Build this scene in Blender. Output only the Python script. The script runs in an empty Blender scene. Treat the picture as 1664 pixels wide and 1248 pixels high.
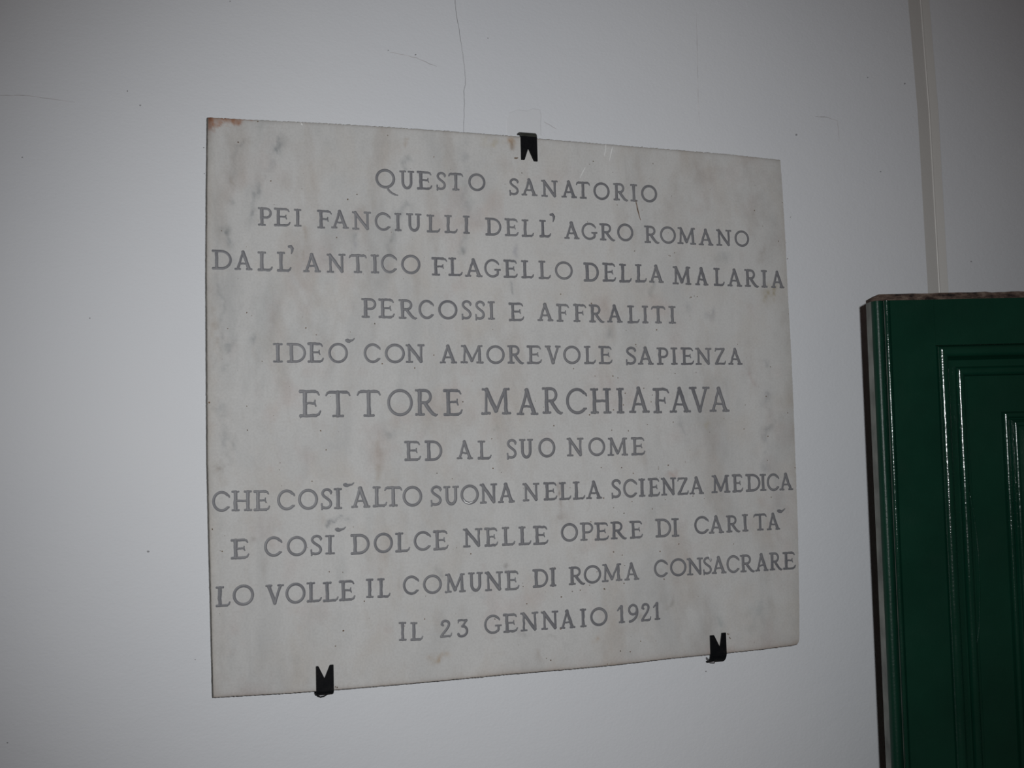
import bpy, bmesh, math, random
import numpy as np
from mathutils import Matrix, Vector

random.seed(7)
rng = np.random.default_rng(11)
SC = bpy.context.scene
COL = SC.collection

# ------------------------------------------------------------------ camera
# World: x to the right along the wall, y into the wall, z up. The front face of the
# marble plaque is the plane y = 0, its lower left corner stands at x = 0, z = Z0.
Z0 = 1.364
RC = np.array([[0.9366886757921705, -0.025069351164315117, 0.3492647309347318],
               [-0.001898167383587285, -0.9977827738369501, -0.06652768743031426],
               [0.35015813799381307, 0.061652768522118775, -0.9346594109782793]])
CP = np.array([-0.14131128359859496, 0.23562535253857944, 1.2664100240840686])
FPX = 1943.914


def pw(v):                                   # plaque axes (right, up, out) -> world
    return Vector((v[0], -v[2], v[1]))


ax, ay, az = pw(RC[0]), -pw(RC[1]), -pw(RC[2])
CAM = Vector((CP[0], -CP[2], CP[1] + Z0))
cam_d = bpy.data.cameras.new('camera')
cam_d.sensor_width = 36.0
cam_d.lens = 36.0 * FPX / 1664.0
cam_d.clip_start = 0.02
cam = bpy.data.objects.new('camera', cam_d)
M = Matrix.Identity(4)
for i, a in enumerate((ax, ay, az)):
    for j in range(3):
        M[j][i] = a[j]
M.translation = CAM
cam.matrix_world = M
COL.objects.link(cam)
SC.camera = cam


def at(u, v, y=0.0):                         # the point of the upright plane at depth y seen at (u, v)
    d = RC.T @ np.array([(u - 832) / FPX, (v - 624) / FPX, 1.0])
    d = pw(d)
    t = (y - CAM.y) / d.y
    return CAM + d * t


# ------------------------------------------------------------------ light
SC.view_settings.view_transform = 'Standard'
SC.view_settings.look = 'None'
SC.view_settings.gamma = 1.0
SC.view_settings.use_curve_mapping = False
SC.view_settings.exposure = 0.0
world = bpy.data.worlds.new('dim_room')
SC.world = world
world.use_nodes = True
bg = world.node_tree.nodes['Background']
bg.inputs['Color'].default_value = (1.0, 0.66, 0.58, 1)
bg.inputs['Strength'].default_value = 0.036

# the flash of the photographer's camera: a little right of and above the lens
fl_d = bpy.data.lights.new('camera_flash', 'SPOT')
fl_d.energy = 50.0
fl_d.color = (0.962, 0.985, 1.0)
fl_d.shadow_soft_size = 0.012
fl_d.spot_size = math.radians(76)
fl_d.spot_blend = 1.0
fl = bpy.data.objects.new('camera_flash', fl_d)
FLASH = CAM + ax * 0.085 + ay * 0.085
fl.location = FLASH
aim = at(775, 790) - CAM
fl.rotation_euler = aim.to_track_quat('-Z', 'Y').to_euler()
COL.objects.link(fl)


# ------------------------------------------------------------------ materials
def new_mat(name, rough=0.6, spec=0.5):
    m = bpy.data.materials.new(name)
    m.use_nodes = True
    b = m.node_tree.nodes['Principled BSDF']
    b.inputs['Roughness'].default_value = rough
    b.inputs['Specular IOR Level'].default_value = spec
    return m, m.node_tree.nodes, m.node_tree.links, b


def noise(N, L, vec, scale, detail=3.0, rough=0.5, dist=0.0):
    n = N.new('ShaderNodeTexNoise')
    n.inputs['Scale'].default_value = scale
    n.inputs['Detail'].default_value = detail
    n.inputs['Roughness'].default_value = rough
    n.inputs['Distortion'].default_value = dist
    L.new(vec, n.inputs['Vector'])
    return n.outputs['Fac']


def ramp(N, L, fac, stops):
    r = N.new('ShaderNodeValToRGB')
    e = r.color_ramp.elements
    while len(e) < len(stops):
        e.new(0.5)
    for k, (p, c) in enumerate(stops):
        e[k].position = p
        e[k].color = (*c, 1)
    L.new(fac, r.inputs['Fac'])
    return r.outputs['Color']


def mix(N, L, fac, a, b, mode='MIX'):
    n = N.new('ShaderNodeMix')
    n.data_type = 'RGBA'
    n.blend_type = mode
    for s, v in ((n.inputs[0], fac), (n.inputs[6], a), (n.inputs[7], b)):
        if hasattr(v, 'links') or hasattr(v, 'is_linked'):
            L.new(v, s)
        elif isinstance(v, (int, float)):
            s.default_value = v
        else:
            s.default_value = (*v, 1)
    return n.outputs[2]


def obj_vec(N, L, scale=(1, 1, 1), rot=(0, 0, 0)):
    t = N.new('ShaderNodeTexCoord')
    mp = N.new('ShaderNodeMapping')
    mp.inputs['Scale'].default_value = scale
    mp.inputs['Rotation'].default_value = rot
    L.new(t.outputs['Object'], mp.inputs['Vector'])
    return mp.outputs['Vector']


def bump(N, L, b, h, strength, dist):
    n = N.new('ShaderNodeBump')
    n.inputs['Strength'].default_value = strength
    n.inputs['Distance'].default_value = dist
    L.new(h, n.inputs['Height'])
    L.new(n.outputs['Normal'], b.inputs['Normal'])


def plaster_mat(name, c0, c1, bs=0.25):
    m, N, L, b = new_mat(name, 0.62, 0.3)
    v = obj_vec(N, L)
    c = ramp(N, L, noise(N, L, v, 2.2, 4, 0.55), [(0.3, c0), (0.7, c1)])
    L.new(c, b.inputs['Base Color'])
    v2 = obj_vec(N, L, (1, 1, 1.5))
    h = mix(N, L, 0.65, noise(N, L, v2, 260, 2, 0.5), noise(N, L, v2, 38, 4, 0.6))
    bump(N, L, b, h, bs, 0.0016)
    return m


M_WALL = plaster_mat('white_wall_paint', (0.60, 0.612, 0.638), (0.635, 0.643, 0.660), 0.4)
M_PATCH = plaster_mat('smooth_filler', (0.59, 0.60, 0.62), (0.625, 0.63, 0.645), 0.2)
M_TRIM = plaster_mat('cream_strip_paint', (0.555, 0.54, 0.515), (0.585, 0.57, 0.545), 0.08)
M_FLOOR = plaster_mat('floor_screed', (0.20, 0.17, 0.14), (0.26, 0.22, 0.18), 0.1)


def flat_mat(name, col, rough=0.7, var=0.25, scale=60):
    m, N, L, b = new_mat(name, rough, 0.3)
    v = obj_vec(N, L)
    lo = tuple(x * (1 - var) for x in col)
    hi = tuple(x * (1 + var) for x in col)
    L.new(ramp(N, L, noise(N, L, v, scale, 3), [(0.3, lo), (0.7, hi)]), b.inputs['Base Color'])
    return m


M_CRACK = flat_mat('crack_dust', (0.28, 0.28, 0.29))
M_PALECRACK = flat_mat('pale_crack_dust', (0.50, 0.49, 0.50))
M_SPECK = flat_mat('dirt_and_shadow_brown', (0.15, 0.105, 0.075), 0.9, 0.5, 300)
M_WHITE = flat_mat('paint_smear', (0.70, 0.70, 0.69))


def marble_mat():
    m, N, L, b = new_mat('white_veined_marble', 0.7, 0.08)
    # diagonal cloudy veining
    v = obj_vec(N, L, (7.0, 1, 2.2), (0, math.radians(-9), 0))
    f1 = noise(N, L, v, 1.6, 5, 0.62, 0.7)
    base = ramp(N, L, f1, [(0.28, (0.43, 0.428, 0.421)), (0.47, (0.502, 0.498, 0.488)), (0.70, (0.538, 0.533, 0.522))])
    v2 = obj_vec(N, L, (9, 1, 6))
    f2 = noise(N, L, v2, 2.1, 5, 0.6, 0.4)
    base = mix(N, L, ramp(N, L, f2, [(0.5, (0, 0, 0)), (0.75, (0.55, 0.55, 0.55))]), base, (0.47, 0.435, 0.395))
    v3 = obj_vec(N, L)
    f3 = noise(N, L, v3, 420, 2, 0.6)
    base = mix(N, L, ramp(N, L, f3, [(0.35, (0.16, 0.16, 0.16)), (0.6, (0, 0, 0))]), base, (0.30, 0.29, 0.28))
    # the stains and smudges this slab has
    at_ = N.new('ShaderNodeAttribute')
    at_.attribute_name = 'stain'
    base = mix(N, L, 1.0, base, at_.outputs['Color'], 'MULTIPLY')
    L.new(base, b.inputs['Base Color'])
    bump(N, L, b, noise(N, L, v3, 90, 3), 0.06, 0.001)
    return m


M_MARBLE = marble_mat()
M_SIDE = flat_mat('grimy_sawn_marble', (0.20, 0.19, 0.17), 0.8, 0.4, 90)


def letter_mat():
    m, N, L, b = new_mat('worn_grey_letter_paint', 0.5, 0.3)
    a = N.new('ShaderNodeAttribute')
    a.attribute_name = 'core'
    w = noise(N, L, obj_vec(N, L), 14, 4, 0.6)
    wr = ramp(N, L, w, [(0.36, (0.0, 0.0, 0.0)), (0.62, (1, 1, 1))])
    mm = N.new('ShaderNodeMath')
    mm.operation = 'MULTIPLY'
    L.new(a.outputs['Fac'], mm.inputs[0])
    L.new(wr, mm.inputs[1])
    c = mix(N, L, mm.outputs[0], (0.128, 0.129, 0.142), (0.262, 0.260, 0.266))
    g = noise(N, L, obj_vec(N, L), 500, 2)
    c = mix(N, L, ramp(N, L, g, [(0.4, (0.35, 0.35, 0.35)), (0.62, (0, 0, 0))]), c, (0.20, 0.197, 0.197))
    L.new(c, b.inputs['Base Color'])
    return m


M_LETTER = letter_mat()


def metal_mat():
    m, N, L, b = new_mat('black_painted_iron', 0.65, 0.10)
    v = obj_vec(N, L)
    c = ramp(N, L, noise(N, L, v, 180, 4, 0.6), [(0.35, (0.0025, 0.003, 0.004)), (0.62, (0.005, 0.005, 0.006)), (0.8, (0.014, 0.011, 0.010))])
    L.new(c, b.inputs['Base Color'])
    bump(N, L, b, noise(N, L, v, 300, 3), 0.3, 0.0008)
    return m


M_IRON = metal_mat()
M_ARM = flat_mat('flash_lit_iron', (0.030, 0.032, 0.027), 0.55, 0.45, 220)  # lighter tone paints the flash light on the top clip's bend
M_RUST = flat_mat('rusty_grey_iron', (0.12, 0.115, 0.12), 0.6, 0.5, 260)


def green_mat():
    m, N, L, b = new_mat('glossy_green_paint', 0.16, 0.5)
    v = obj_vec(N, L)
    c = ramp(N, L, noise(N, L, v, 9, 5, 0.6), [(0.3, (0.0024, 0.0225, 0.0135)), (0.7, (0.0038, 0.032, 0.0190))])
    L.new(c, b.inputs['Base Color'])
    v2 = obj_vec(N, L, (1, 1, 0.35))
    h = mix(N, L, 0.35, noise(N, L, v2, 75, 3, 0.55), noise(N, L, v, 420, 2))
    bump(N, L, b, h, 0.34, 0.0016)
    r = ramp(N, L, noise(N, L, v, 24, 4), [(0.3, (0.09, 0.09, 0.09)), (0.7, (0.22, 0.22, 0.22))])
    L.new(r, b.inputs['Roughness'])
    return m


M_GREEN = green_mat()
M_WORN = green_mat()
M_WORN.name = 'worn_green_paint'
for n_ in list(M_WORN.node_tree.links):
    if n_.to_socket.name == 'Roughness' and n_.to_node.type == 'BSDF_PRINCIPLED':
        M_WORN.node_tree.links.remove(n_)
M_WORN.node_tree.nodes['Principled BSDF'].inputs['Roughness'].default_value = 0.36
M_WORN.node_tree.nodes['Principled BSDF'].inputs['Specular IOR Level'].default_value = 0.22


def barewood_mat():
    m, N, L, b = new_mat('bare_dusty_wood', 0.85, 0.2)
    v = obj_vec(N, L, (1, 1, 2.5))
    c = ramp(N, L, noise(N, L, v, 60, 5, 0.7), [(0.38, (0.014, 0.010, 0.009)), (0.52, (0.075, 0.050, 0.040)), (0.72, (0.16, 0.125, 0.10))])
    L.new(c, b.inputs['Base Color'])
    bump(N, L, b, noise(N, L, v, 260, 4), 0.6, 0.002)
    return m


M_BARE = barewood_mat()
M_EDGE = flat_mat('grey_primed_wood', (0.17, 0.18, 0.165), 0.6, 0.4, 30)


# ------------------------------------------------------------------ object helpers
def tag(o, label=None, cat=None, group=None, kind=None):
    if label:
        o['label'] = label
    if cat:
        o['category'] = cat
    if group:
        o['group'] = group
    if kind:
        o['kind'] = kind
    return o


def empty(name, loc):
    o = bpy.data.objects.new(name, None)
    o.empty_display_size = 0.05
    o.location = loc
    COL.objects.link(o)
    return o


def mesh(name, verts, faces, mat, parent=None, smooth=False, recalc=True):
    """verts in world coordinates, or in the parent's own axes when it has one"""
    me = bpy.data.meshes.new(name)
    me.from_pydata([tuple(v) for v in verts], [], faces)
    if recalc:
        bm = bmesh.new()
        bm.from_mesh(me)
        bmesh.ops.recalc_face_normals(bm, faces=bm.faces)
        bm.to_mesh(me)
        bm.free()
    if smooth:
        for p in me.polygons:
            p.use_smooth = True
    o = bpy.data.objects.new(name, me)
    for mm in (mat if isinstance(mat, (list, tuple)) else [mat]):
        me.materials.append(mm)
    COL.objects.link(o)
    if parent:
        o.parent = parent
    return o


def prism(poly_bottom, poly_top):
    """closed prism between two matching loops of 3-D points"""
    n = len(poly_bottom)
    vs = list(poly_bottom) + list(poly_top)
    fs = [tuple(range(n)), tuple(range(n, 2 * n))]
    for i in range(n):
        j = (i + 1) % n
        fs.append((i, j, n + j, n + i))
    return vs, fs


def bevel(o, w, seg=2):
    b = o.modifiers.new('bevel', 'BEVEL')
    b.width = w
    b.segments = seg
    b.limit_method = 'ANGLE'
    b.angle_limit = math.radians(35)
    return o


# ------------------------------------------------------------------ the room
WY = 0.0105                                   # face of the wall behind the plaque
CEIL = 2.85


def strip_line(pts, y):                      # a line down the wall through seen points, then straight to the floor
    p = [at(u, v, y) for u, v in pts]
    d = (p[0] - p[1]) / (p[0].z - p[1].z)
    top = p[0] + d * (CEIL - p[0].z)
    return [Vector((top.x, y, CEIL))] + [Vector((q.x, y, q.z)) for q in p] + [Vector((p[-1].x, y, 0.0))]


edgeA = strip_line([(1475.5, 0), (1491, 180), (1507.6, 468)], WY)
edgeM = strip_line([(1496, 0), (1510, 180), (1526.5, 468)], WY + 0.006)
edgeB = strip_line([(1512, 0), (1527, 180), (1543, 468)], WY + 0.005)
X0, X1 = -1.6, 1.50

loop = [Vector((X0, WY, 0)), Vector((X0, WY, CEIL))] + edgeA
back = [Vector((v.x, WY + 0.2, v.z)) for v in loop]
vs, fs = prism(loop, back)
wall = mesh('wall_back', vs, fs, M_WALL)
tag(wall, kind='structure')

loop = [Vector((X1, WY + 0.007, CEIL)), Vector((X1, WY + 0.007, 0))] + [Vector((v.x, WY + 0.007, v.z)) for v in reversed(edgeB)]
back = [Vector((v.x, WY + 0.2, v.z)) for v in loop]
vs, fs = prism(loop, back)
alcove = mesh('wall_alcove', vs, fs, M_WALL)
tag(alcove, kind='structure')

# the cream strip between the two stretches of wall: a splayed face, a fine ridge, a second face
rows = []
for k in range(len(edgeA)):
    a, m_, b_ = edgeA[k], edgeM[k], edgeB[k]
    z = a.z
    row = [Vector((a.x, WY + 0.0005, z)), Vector((m_.x - 0.0012, WY + 0.0058, m_.z)), Vector((m_.x - 0.0004, WY + 0.0050, m_.z)),
           Vector((m_.x + 0.0012, WY + 0.0054, m_.z)), Vector((b_.x - 0.002, WY + 0.0052, b_.z)), Vector((b_.x, WY + 0.008, b_.z)),
           Vector((b_.x, WY + 0.19, b_.z)), Vector((a.x, WY + 0.19, z))]
    rows.append(row)
vs = [v for r in rows for v in r]
fs = []
for k in range(len(rows) - 1):
    for j in range(8):
        j2 = (j + 1) % 8
        fs.append((k * 8 + j, k * 8 + j2, (k + 1) * 8 + j2, (k + 1) * 8 + j))
fs += [tuple(range(8)), tuple(range((len(rows) - 1) * 8, len(rows) * 8))]
tag(mesh('trim_1', vs, fs, M_TRIM), kind='structure')


def box(x0, x1, y0, y1, z0, z1):
    v = [Vector((x, y, z)) for x in (x0, x1) for y in (y0, y1) for z in (z0, z1)]
    f = [(0, 1, 3, 2), (4, 6, 7, 5), (0, 4, 5, 1), (2, 3, 7, 6), (0, 2, 6, 4), (1, 5, 7, 3)]
    return v, f


tag(mesh('floor', *box(X0, X1 + 0.15, -2.6, WY + 0.2, -0.1, 0.0), M_FLOOR), kind='structure')
tag(mesh('wall_right', *box(X1, X1 + 0.15, -1.1, WY + 0.2, 0.0, CEIL), M_WALL), kind='structure')


def hairline(name, pts, width, mat, parent, y, tapered=True, jit=0.0):
    """a thin raised-edge crack or scratch lying on a wall or slab"""
    P = []
    for (a, b) in zip(pts[:-1], pts[1:]):
        n = max(2, int(math.hypot(b[0] - a[0], b[1] - a[1]) / 5))
        for k in range(n):
            t = k / n
            P.append((a[0] + (b[0] - a[0]) * t + random.uniform(-jit, jit), a[1] + (b[1] - a[1]) * t + random.uniform(-jit, jit)))
    P.append(pts[-1])
    W = [at(u, v, y) for u, v in P]
    vs, fs = [], []
    n = len(W)
    for i, w in enumerate(W):
        d = (W[min(i + 1, n - 1)] - W[max(i - 1, 0)]).normalized()
        nrm = Vector((-d.z, 0, d.x))
        hw = width * 0.5 * (min(1, 0.35 + 3 * min(i, n - 1 - i) / n) if tapered else 1) * random.uniform(0.75, 1.25)
        vs += [w + nrm * hw, w - nrm * hw, w + Vector((0, -0.00012, 0))]
    for i in range(n - 1):
        a, b = 3 * i, 3 * i + 3
        fs += [(a, b, b + 2, a + 2), (a + 2, b + 2, b + 1, a + 1)]
    return mesh(name, vs, fs, mat, parent)


def blot(name, pts, mat, parent, y, thick):
    """a low irregular patch: raised middle, edges feathered to the surface"""
    W = [at(u, v, y) for u, v in pts]
    c = sum(W, Vector()) / len(W)
    n = len(W)
    vs, fs = [], []
    for s, h in ((1.0, 0.0), (0.94, thick), (0.5, thick)):
        for w in W:
            q = c + (w - c) * s
            vs.append(Vector((q.x, y - h - 0.00002, q.z)))
    vs.append(Vector((c.x, y - thick - 0.00002, c.z)))
    for r in range(2):
        for i in range(n):
            j = (i + 1) % n
            fs.append((r * n + i, r * n + j, (r + 1) * n + j, (r + 1) * n + i))
    for i in range(n):
        fs.append((2 * n + i, 2 * n + (i + 1) % n, 3 * n))
    return mesh(name, vs, fs, mat, parent)


hairline('hairline_crack', [(739, -14), (740, 4), (742, 26), (747, 55), (752, 88), (755, 112), (756.5, 138), (753.5, 148), (754.5, 168), (754, 190), (753.5, 215)],
         0.0006, M_CRACK, wall, WY, False, 0.4)
hairline('hairline_crack', [(-20, 154), (2, 155), (38, 155), (57, 157), (76, 160), (100, 163), (122, 166.5)], 0.0008, M_PALECRACK, wall, WY, True, 0.3)
hairline('hairline_crack', [(634, 85), (655, 89), (676, 94), (692, 101), (710, 108)], 0.0011, M_PALECRACK, wall, WY, True, 0.5)
hairline('hairline_crack', [(1325, 189), (1345, 191), (1360, 196), (1363, 212), (1363, 231)], 0.0010, M_PALECRACK, wall, WY, True, 0.5)
hairline('hairline_crack', [(1131, 20), (1133, 80), (1134, 150), (1137, 205)], 0.0008, M_PALECRACK, wall, WY, True, 0.3)
hairline('hairline_crack', [(884, 198), (893, 203), (905, 210)], 0.0011, M_PALECRACK, wall, WY, True, 0.4)
blot('filler_patch', [(822, 221), (822, 196), (826, 184), (840, 178), (856, 180), (866, 176), (878, 178), (880, 188), (879, 202), (880, 222)],
     M_PATCH, wall, WY, 0.0003)
for (u, v, r) in ((228, 171, 1.8), (36, 256, 1.8), (207, 148, 1.3), (241, 896, 2.2), (1294, 219, 2.0), (1410, 126, 1.2), (1470, 136, 1.8),
                  (1431, 279, 1.3), (631, 82, 1.4), (675, 89, 1.6), (793, 62, 1.2), (331, 240, 1.2), (332, 282, 1.2), (1147, 1091, 1.6), (317, 1072, 1.3),
                  (374, 2, 1.5), (12, 1207, 1.5), (146, 517, 1.3), (1578, 425, 1.4)):
    pts = [(u + r * math.cos(k * 0.9) * random.uniform(0.6, 1.25), v + r * math.sin(k * 0.9) * random.uniform(0.5, 1.1)) for k in range(7)]
    blot('wall_speck', pts, M_CRACK, wall if u < 1475 else alcove, WY if u < 1475 else WY + 0.007, 0.0002)

# ------------------------------------------------------------------ the plaque
plaque = empty('marble_plaque', (0, 0, Z0))
tag(plaque, 'white grey-veined marble memorial plaque with grey Roman lettering, held on the wall by three clips', 'plaque')
PO = Vector((0, 0, Z0))


def pl(u, v):
    return at(u, v, 0.0) - PO


top_e = [(338, 191), (420, 195.2), (520, 200.2), (600, 204.9), (700, 211.4), (820, 220.4), (930, 230.4), (1060, 240.8), (1180, 250.5), (1268, 260)]
right_e = [(1268, 260), (1270.8, 295.7), (1277, 404), (1280.3, 476), (1286, 577), (1289.6, 665), (1294.8, 805.5), (1296.8, 862), (1299, 991), (1299.2, 1036), (1298.2, 1043), (1295.5, 1046.8)]
bot_e = [(347, 1133), (470, 1126.2), (560, 1119.5), (687.6, 1108.6), (824, 1095.6), (928, 1086.8), (1000, 1080.2), (1101.5, 1068.4), (1231, 1055.8), (1288, 1048.6), (1295.5, 1046.8)]
left_e = [(338, 191), (337.8, 234), (336.8, 310), (336.2, 455), (337.0, 585), (338, 751), (340.4, 860), (344, 1002), (346.4, 1110), (347, 1133)]


def curve_fn(pts):
    P = np.array([tuple(pl(u, v)) for u, v in pts])[:, [0, 2]]
    d = np.r_[0, np.cumsum(np.hypot(*np.diff(P, axis=0).T))]
    d /= d[-1]
    return lambda t: np.stack([np.interp(t, d, P[:, 0]), np.interp(t, d, P[:, 1])], -1)


cT, cR, cB, cL = curve_fn(top_e), curve_fn(right_e), curve_fn(bot_e), curve_fn(left_e)
NX, NY = 420, 360
s = np.linspace(0, 1, NX)
t = np.linspace(0, 1, NY)                    # 0 at the top
T_, B_, L_, R_ = cT(s), cB(s), cL(t), cR(t)
# chipped, slightly uneven arrises
T_[1:-1, 1] += rng.normal(0, 0.00022, NX - 2)
B_[1:-1, 1] += rng.normal(0, 0.00014, NX - 2)
L_[1:-1, 0] += rng.normal(0, 0.00006, NY - 2)
R_[1:-1, 0] += rng.normal(0, 0.00012, NY - 2)
S_, TT = np.meshgrid(s, t)
G = ((1 - TT)[..., None] * T_[None] + TT[..., None] * B_[None] + (1 - S_)[..., None] * L_[:, None] + S_[..., None] * R_[:, None]
     - ((1 - S_) * (1 - TT))[..., None] * T_[0] - (S_ * (1 - TT))[..., None] * T_[-1] - ((1 - S_) * TT)[..., None] * B_[0] - (S_ * TT)[..., None] * B_[-1])
front = np.zeros((NY * NX, 3))
front[:, 0] = G[..., 0].ravel()
front[:, 2] = G[..., 1].ravel()


def pix(P):                                  # where a point of the slab's face is seen in the photograph
    q = np.stack([P[:, 0], P[:, 2], np.zeros(len(P))], -1) - CP
    c = q @ RC.T
    return 832 + FPX * c[:, 0] / c[:, 2], 624 + FPX * c[:, 1] / c[:, 2]


U, V = pix(front)
stain = np.ones((NY * NX, 3))


def cloud(cell_u, cell_v, octaves=4, shear=0.0):
    """smooth fractal noise over the slab, about zero"""
    out, amp = np.zeros(len(U)), 1.0
    for _ in range(octaves):
        gx = (U + shear * V + 700) / cell_u
        gy = (V + 200) / cell_v
        ix, iy = np.floor(gx).astype(int), np.floor(gy).astype(int)
        fx, fy = gx - ix, gy - iy
        fx, fy = fx * fx * (3 - 2 * fx), fy * fy * (3 - 2 * fy)
        ix -= ix.min()
        iy -= iy.min()
        tab = rng.normal(0, 1, (iy.max() + 2, ix.max() + 2))
        out += amp * ((tab[iy, ix] * (1 - fx) + tab[iy, ix + 1] * fx) * (1 - fy) + (tab[iy + 1, ix] * (1 - fx) + tab[iy + 1, ix + 1] * fx) * fy)
        amp *= 0.58
        cell_u *= 0.5
        cell_v *= 0.5
    return out


WU, WV = cloud(22, 26, 3) * 3.2, cloud(22, 26, 3) * 4.5
PATCHY = np.clip(0.85 + 0.55 * cloud(9, 13, 3), 0.1, 1.7)
UW, VW = U + WU, V + WV


def smudge(u, v, ru, rv, ang, strength, tint=(0.62, 0.64, 0.66), soft=1.0):
    a = math.radians(ang)
    du, dv = UW - u, VW - v
    p = (du * math.cos(a) + dv * math.sin(a)) / ru
    q = (-du * math.sin(a) + dv * math.cos(a)) / rv
    w = np.clip(np.exp(-(p * p + q * q) * soft) * strength * PATCHY, 0, 1)
    global stain
    stain *= 1 - w[:, None] * (1 - np.array(tint))


def streak(pts, width, strength, tint=(0.62, 0.64, 0.66)):
    """a soft line through points"""
    d2 = np.full(len(U), 1e9)
    for (a, b) in zip(pts[:-1], pts[1:]):
        ex, ey = b[0] - a[0], b[1] - a[1]
        tt = np.clip(((UW - a[0]) * ex + (VW - a[1]) * ey) / (ex * ex + ey * ey), 0, 1)
        d2 = np.minimum(d2, (UW - a[0] - tt * ex) ** 2 + (VW - a[1] - tt * ey) ** 2)
    w = np.clip((0.75 * np.exp(-d2 / (width * 0.8) ** 2) + 0.3 * np.exp(-d2 / (width * 2.2) ** 2)) * strength * PATCHY, 0, 1)
    global stain
    stain *= 1 - w[:, None] * (1 - np.array(tint))


GREY = (0.55, 0.58, 0.60)
BROWN = (0.70, 0.60, 0.50)
# the cloudy ground of the stone: upright cool bands, warmer blotches, a fine mottle
left_side = np.clip((760 - U) / 420, 0.25, 1)
g = np.clip(cloud(46, 150, 5, 0.12) - 0.35, 0, None)
stain *= 1 - (np.clip(g * 0.17, 0, 0.30) * left_side)[:, None] * (1 - np.array((0.52, 0.56, 0.57)))
g = np.clip(cloud(38, 110, 5, -0.1) - 0.5, 0, None)
stain *= 1 - (np.clip(g * 0.16, 0, 0.26))[:, None] * (1 - np.array((0.66, 0.57, 0.50)))
g = np.clip(cloud(60, 70, 4) - 0.6, 0, None)
stain *= 1 - (np.clip(g * 0.12, 0, 0.2))[:, None] * (1 - np.array((0.80, 0.60, 0.56)))
g = cloud(10, 12, 3)
stain *= (1 + 0.014 * g)[:, None]
# grey veins
streak([(454, 222), (449, 236), (446, 246)], 4.5, 0.85, GREY)
streak([(447, 246), (441, 265), (433, 284)], 4, 0.4, GREY)
streak([(421, 292), (418, 305), (414, 330), (411, 350)], 5, 0.55, GREY)
smudge(419, 300, 4, 7, 0, 0.4, GREY)
streak([(398, 230), (393, 242)], 3.5, 0.5, GREY)
streak([(388, 240), (380, 262), (376, 290)], 7, 0.22, GREY)
streak([(367, 372), (372, 384), (376, 394)], 5, 0.6, GREY)
smudge(378, 292, 4, 6, 0, 0.35, BROWN)
smudge(376, 329, 6, 6, 0, 0.35, GREY)
streak([(494, 368), (497, 382), (495, 412)], 4, 0.35, BROWN)
streak([(571, 398), (566, 412)], 6, 0.45, (0.58, 0.58, 0.66))
smudge(575, 375, 5, 14, 12, 0.3, GREY)
smudge(663, 260, 8, 9, 20, 0.5, GREY)
smudge(660, 224, 3, 4, 0, 0.55, BROWN)
smudge(659, 234, 3, 4, 0, 0.4, BROWN)
streak([(662, 326), (655, 336), (650, 352), (640, 390), (632, 420)], 5, 0.32, GREY)
streak([(760, 236), (757, 262), (757, 320), (756, 380), (753, 410)], 7, 0.22, GREY)
smudge(753, 403, 4, 9, 6, 0.5, GREY)
smudge(835, 405, 6, 4, -40, 0.4, (0.6, 0.6, 0.68))
streak([(351, 452), (356, 468), (366, 486)], 3.5, 0.3, GREY)
streak([(366, 486), (366, 505), (358, 530), (357, 548), (364, 560), (378, 562), (385, 548)], 4, 0.3, GREY)
streak([(345, 485), (348, 520), (349, 560)], 5, 0.22, BROWN)
smudge(413, 550, 6, 6, 0, 0.45, GREY)
streak([(372, 570), (370, 590), (361, 612)], 5, 0.3, GREY)
streak([(356, 660), (362, 690), (366, 720)], 9, 0.25, GREY)
streak([(376, 715), (378, 735), (372, 750)], 7, 0.25, GREY)
smudge(358, 758, 9, 6, 0, 0.42, (0.6, 0.57, 0.55))
streak([(352, 760), (356, 785)], 6, 0.25, BROWN)
smudge(412, 755, 12, 10, 20, 0.14, GREY)
smudge(633, 701, 11, 10, 25, 0.35, GREY)
streak([(612, 705), (611, 735), (616, 790)], 5, 0.22, BROWN)
smudge(768, 685, 14, 7, -10, 0.25, (0.66, 0.62, 0.57))
smudge(811, 688, 10, 9, 0, 0.25, (0.58, 0.64, 0.60))
streak([(831, 456), (831.5, 464)], 2, 0.5, GREY)
streak([(832, 468), (833, 477)], 2.2, 0.75, GREY)
smudge(1154, 511, 4.5, 8, 10, 0.75, (0.55, 0.56, 0.62))
smudge(1122, 496, 9, 10, 0, 0.22, GREY)
streak([(1057, 462), (1058, 478)], 5, 0.35, GREY)
streak([(992, 545), (991, 575)], 6, 0.28, GREY)
smudge(1174, 418, 17, 13, 20, 0.34, (0.60, 0.63, 0.64))
smudge(1146, 277, 20, 16, 0, 0.25, (0.66, 0.60, 0.56))
smudge(1211, 265, 6, 8, 0, 0.35, (0.62, 0.57, 0.54))
smudge(1225, 330, 30, 45, 0, 0.16, (0.66, 0.64, 0.63))
smudge(1253, 480, 9, 11, 10, 0.75, (0.68, 0.60, 0.44))
smudge(1243, 408, 8, 20, 10, 0.3, (0.62, 0.56, 0.52))
smudge(1247, 590, 3, 8, 10, 0.45, GREY)
streak([(1246, 640), (1251, 670), (1244, 720), (1240, 770)], 7, 0.32, (0.56, 0.57, 0.60))
streak([(1216, 605), (1222, 625)], 5, 0.3, (0.70, 0.56, 0.54))
streak([(1107, 672), (1108, 700), (1113, 720)], 5, 0.25, GREY)
smudge(1147, 688, 6, 6, 0, 0.4, (0.80, 0.72, 0.50))
smudge(1229, 1000, 14, 24, 25, 0.25, (0.62, 0.68, 0.70))
smudge(1168, 1010, 6, 18, 0, 0.28, (0.60, 0.66, 0.66))
smudge(1095, 980, 12, 3, -12, 0.4, (0.62, 0.60, 0.58))
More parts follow.
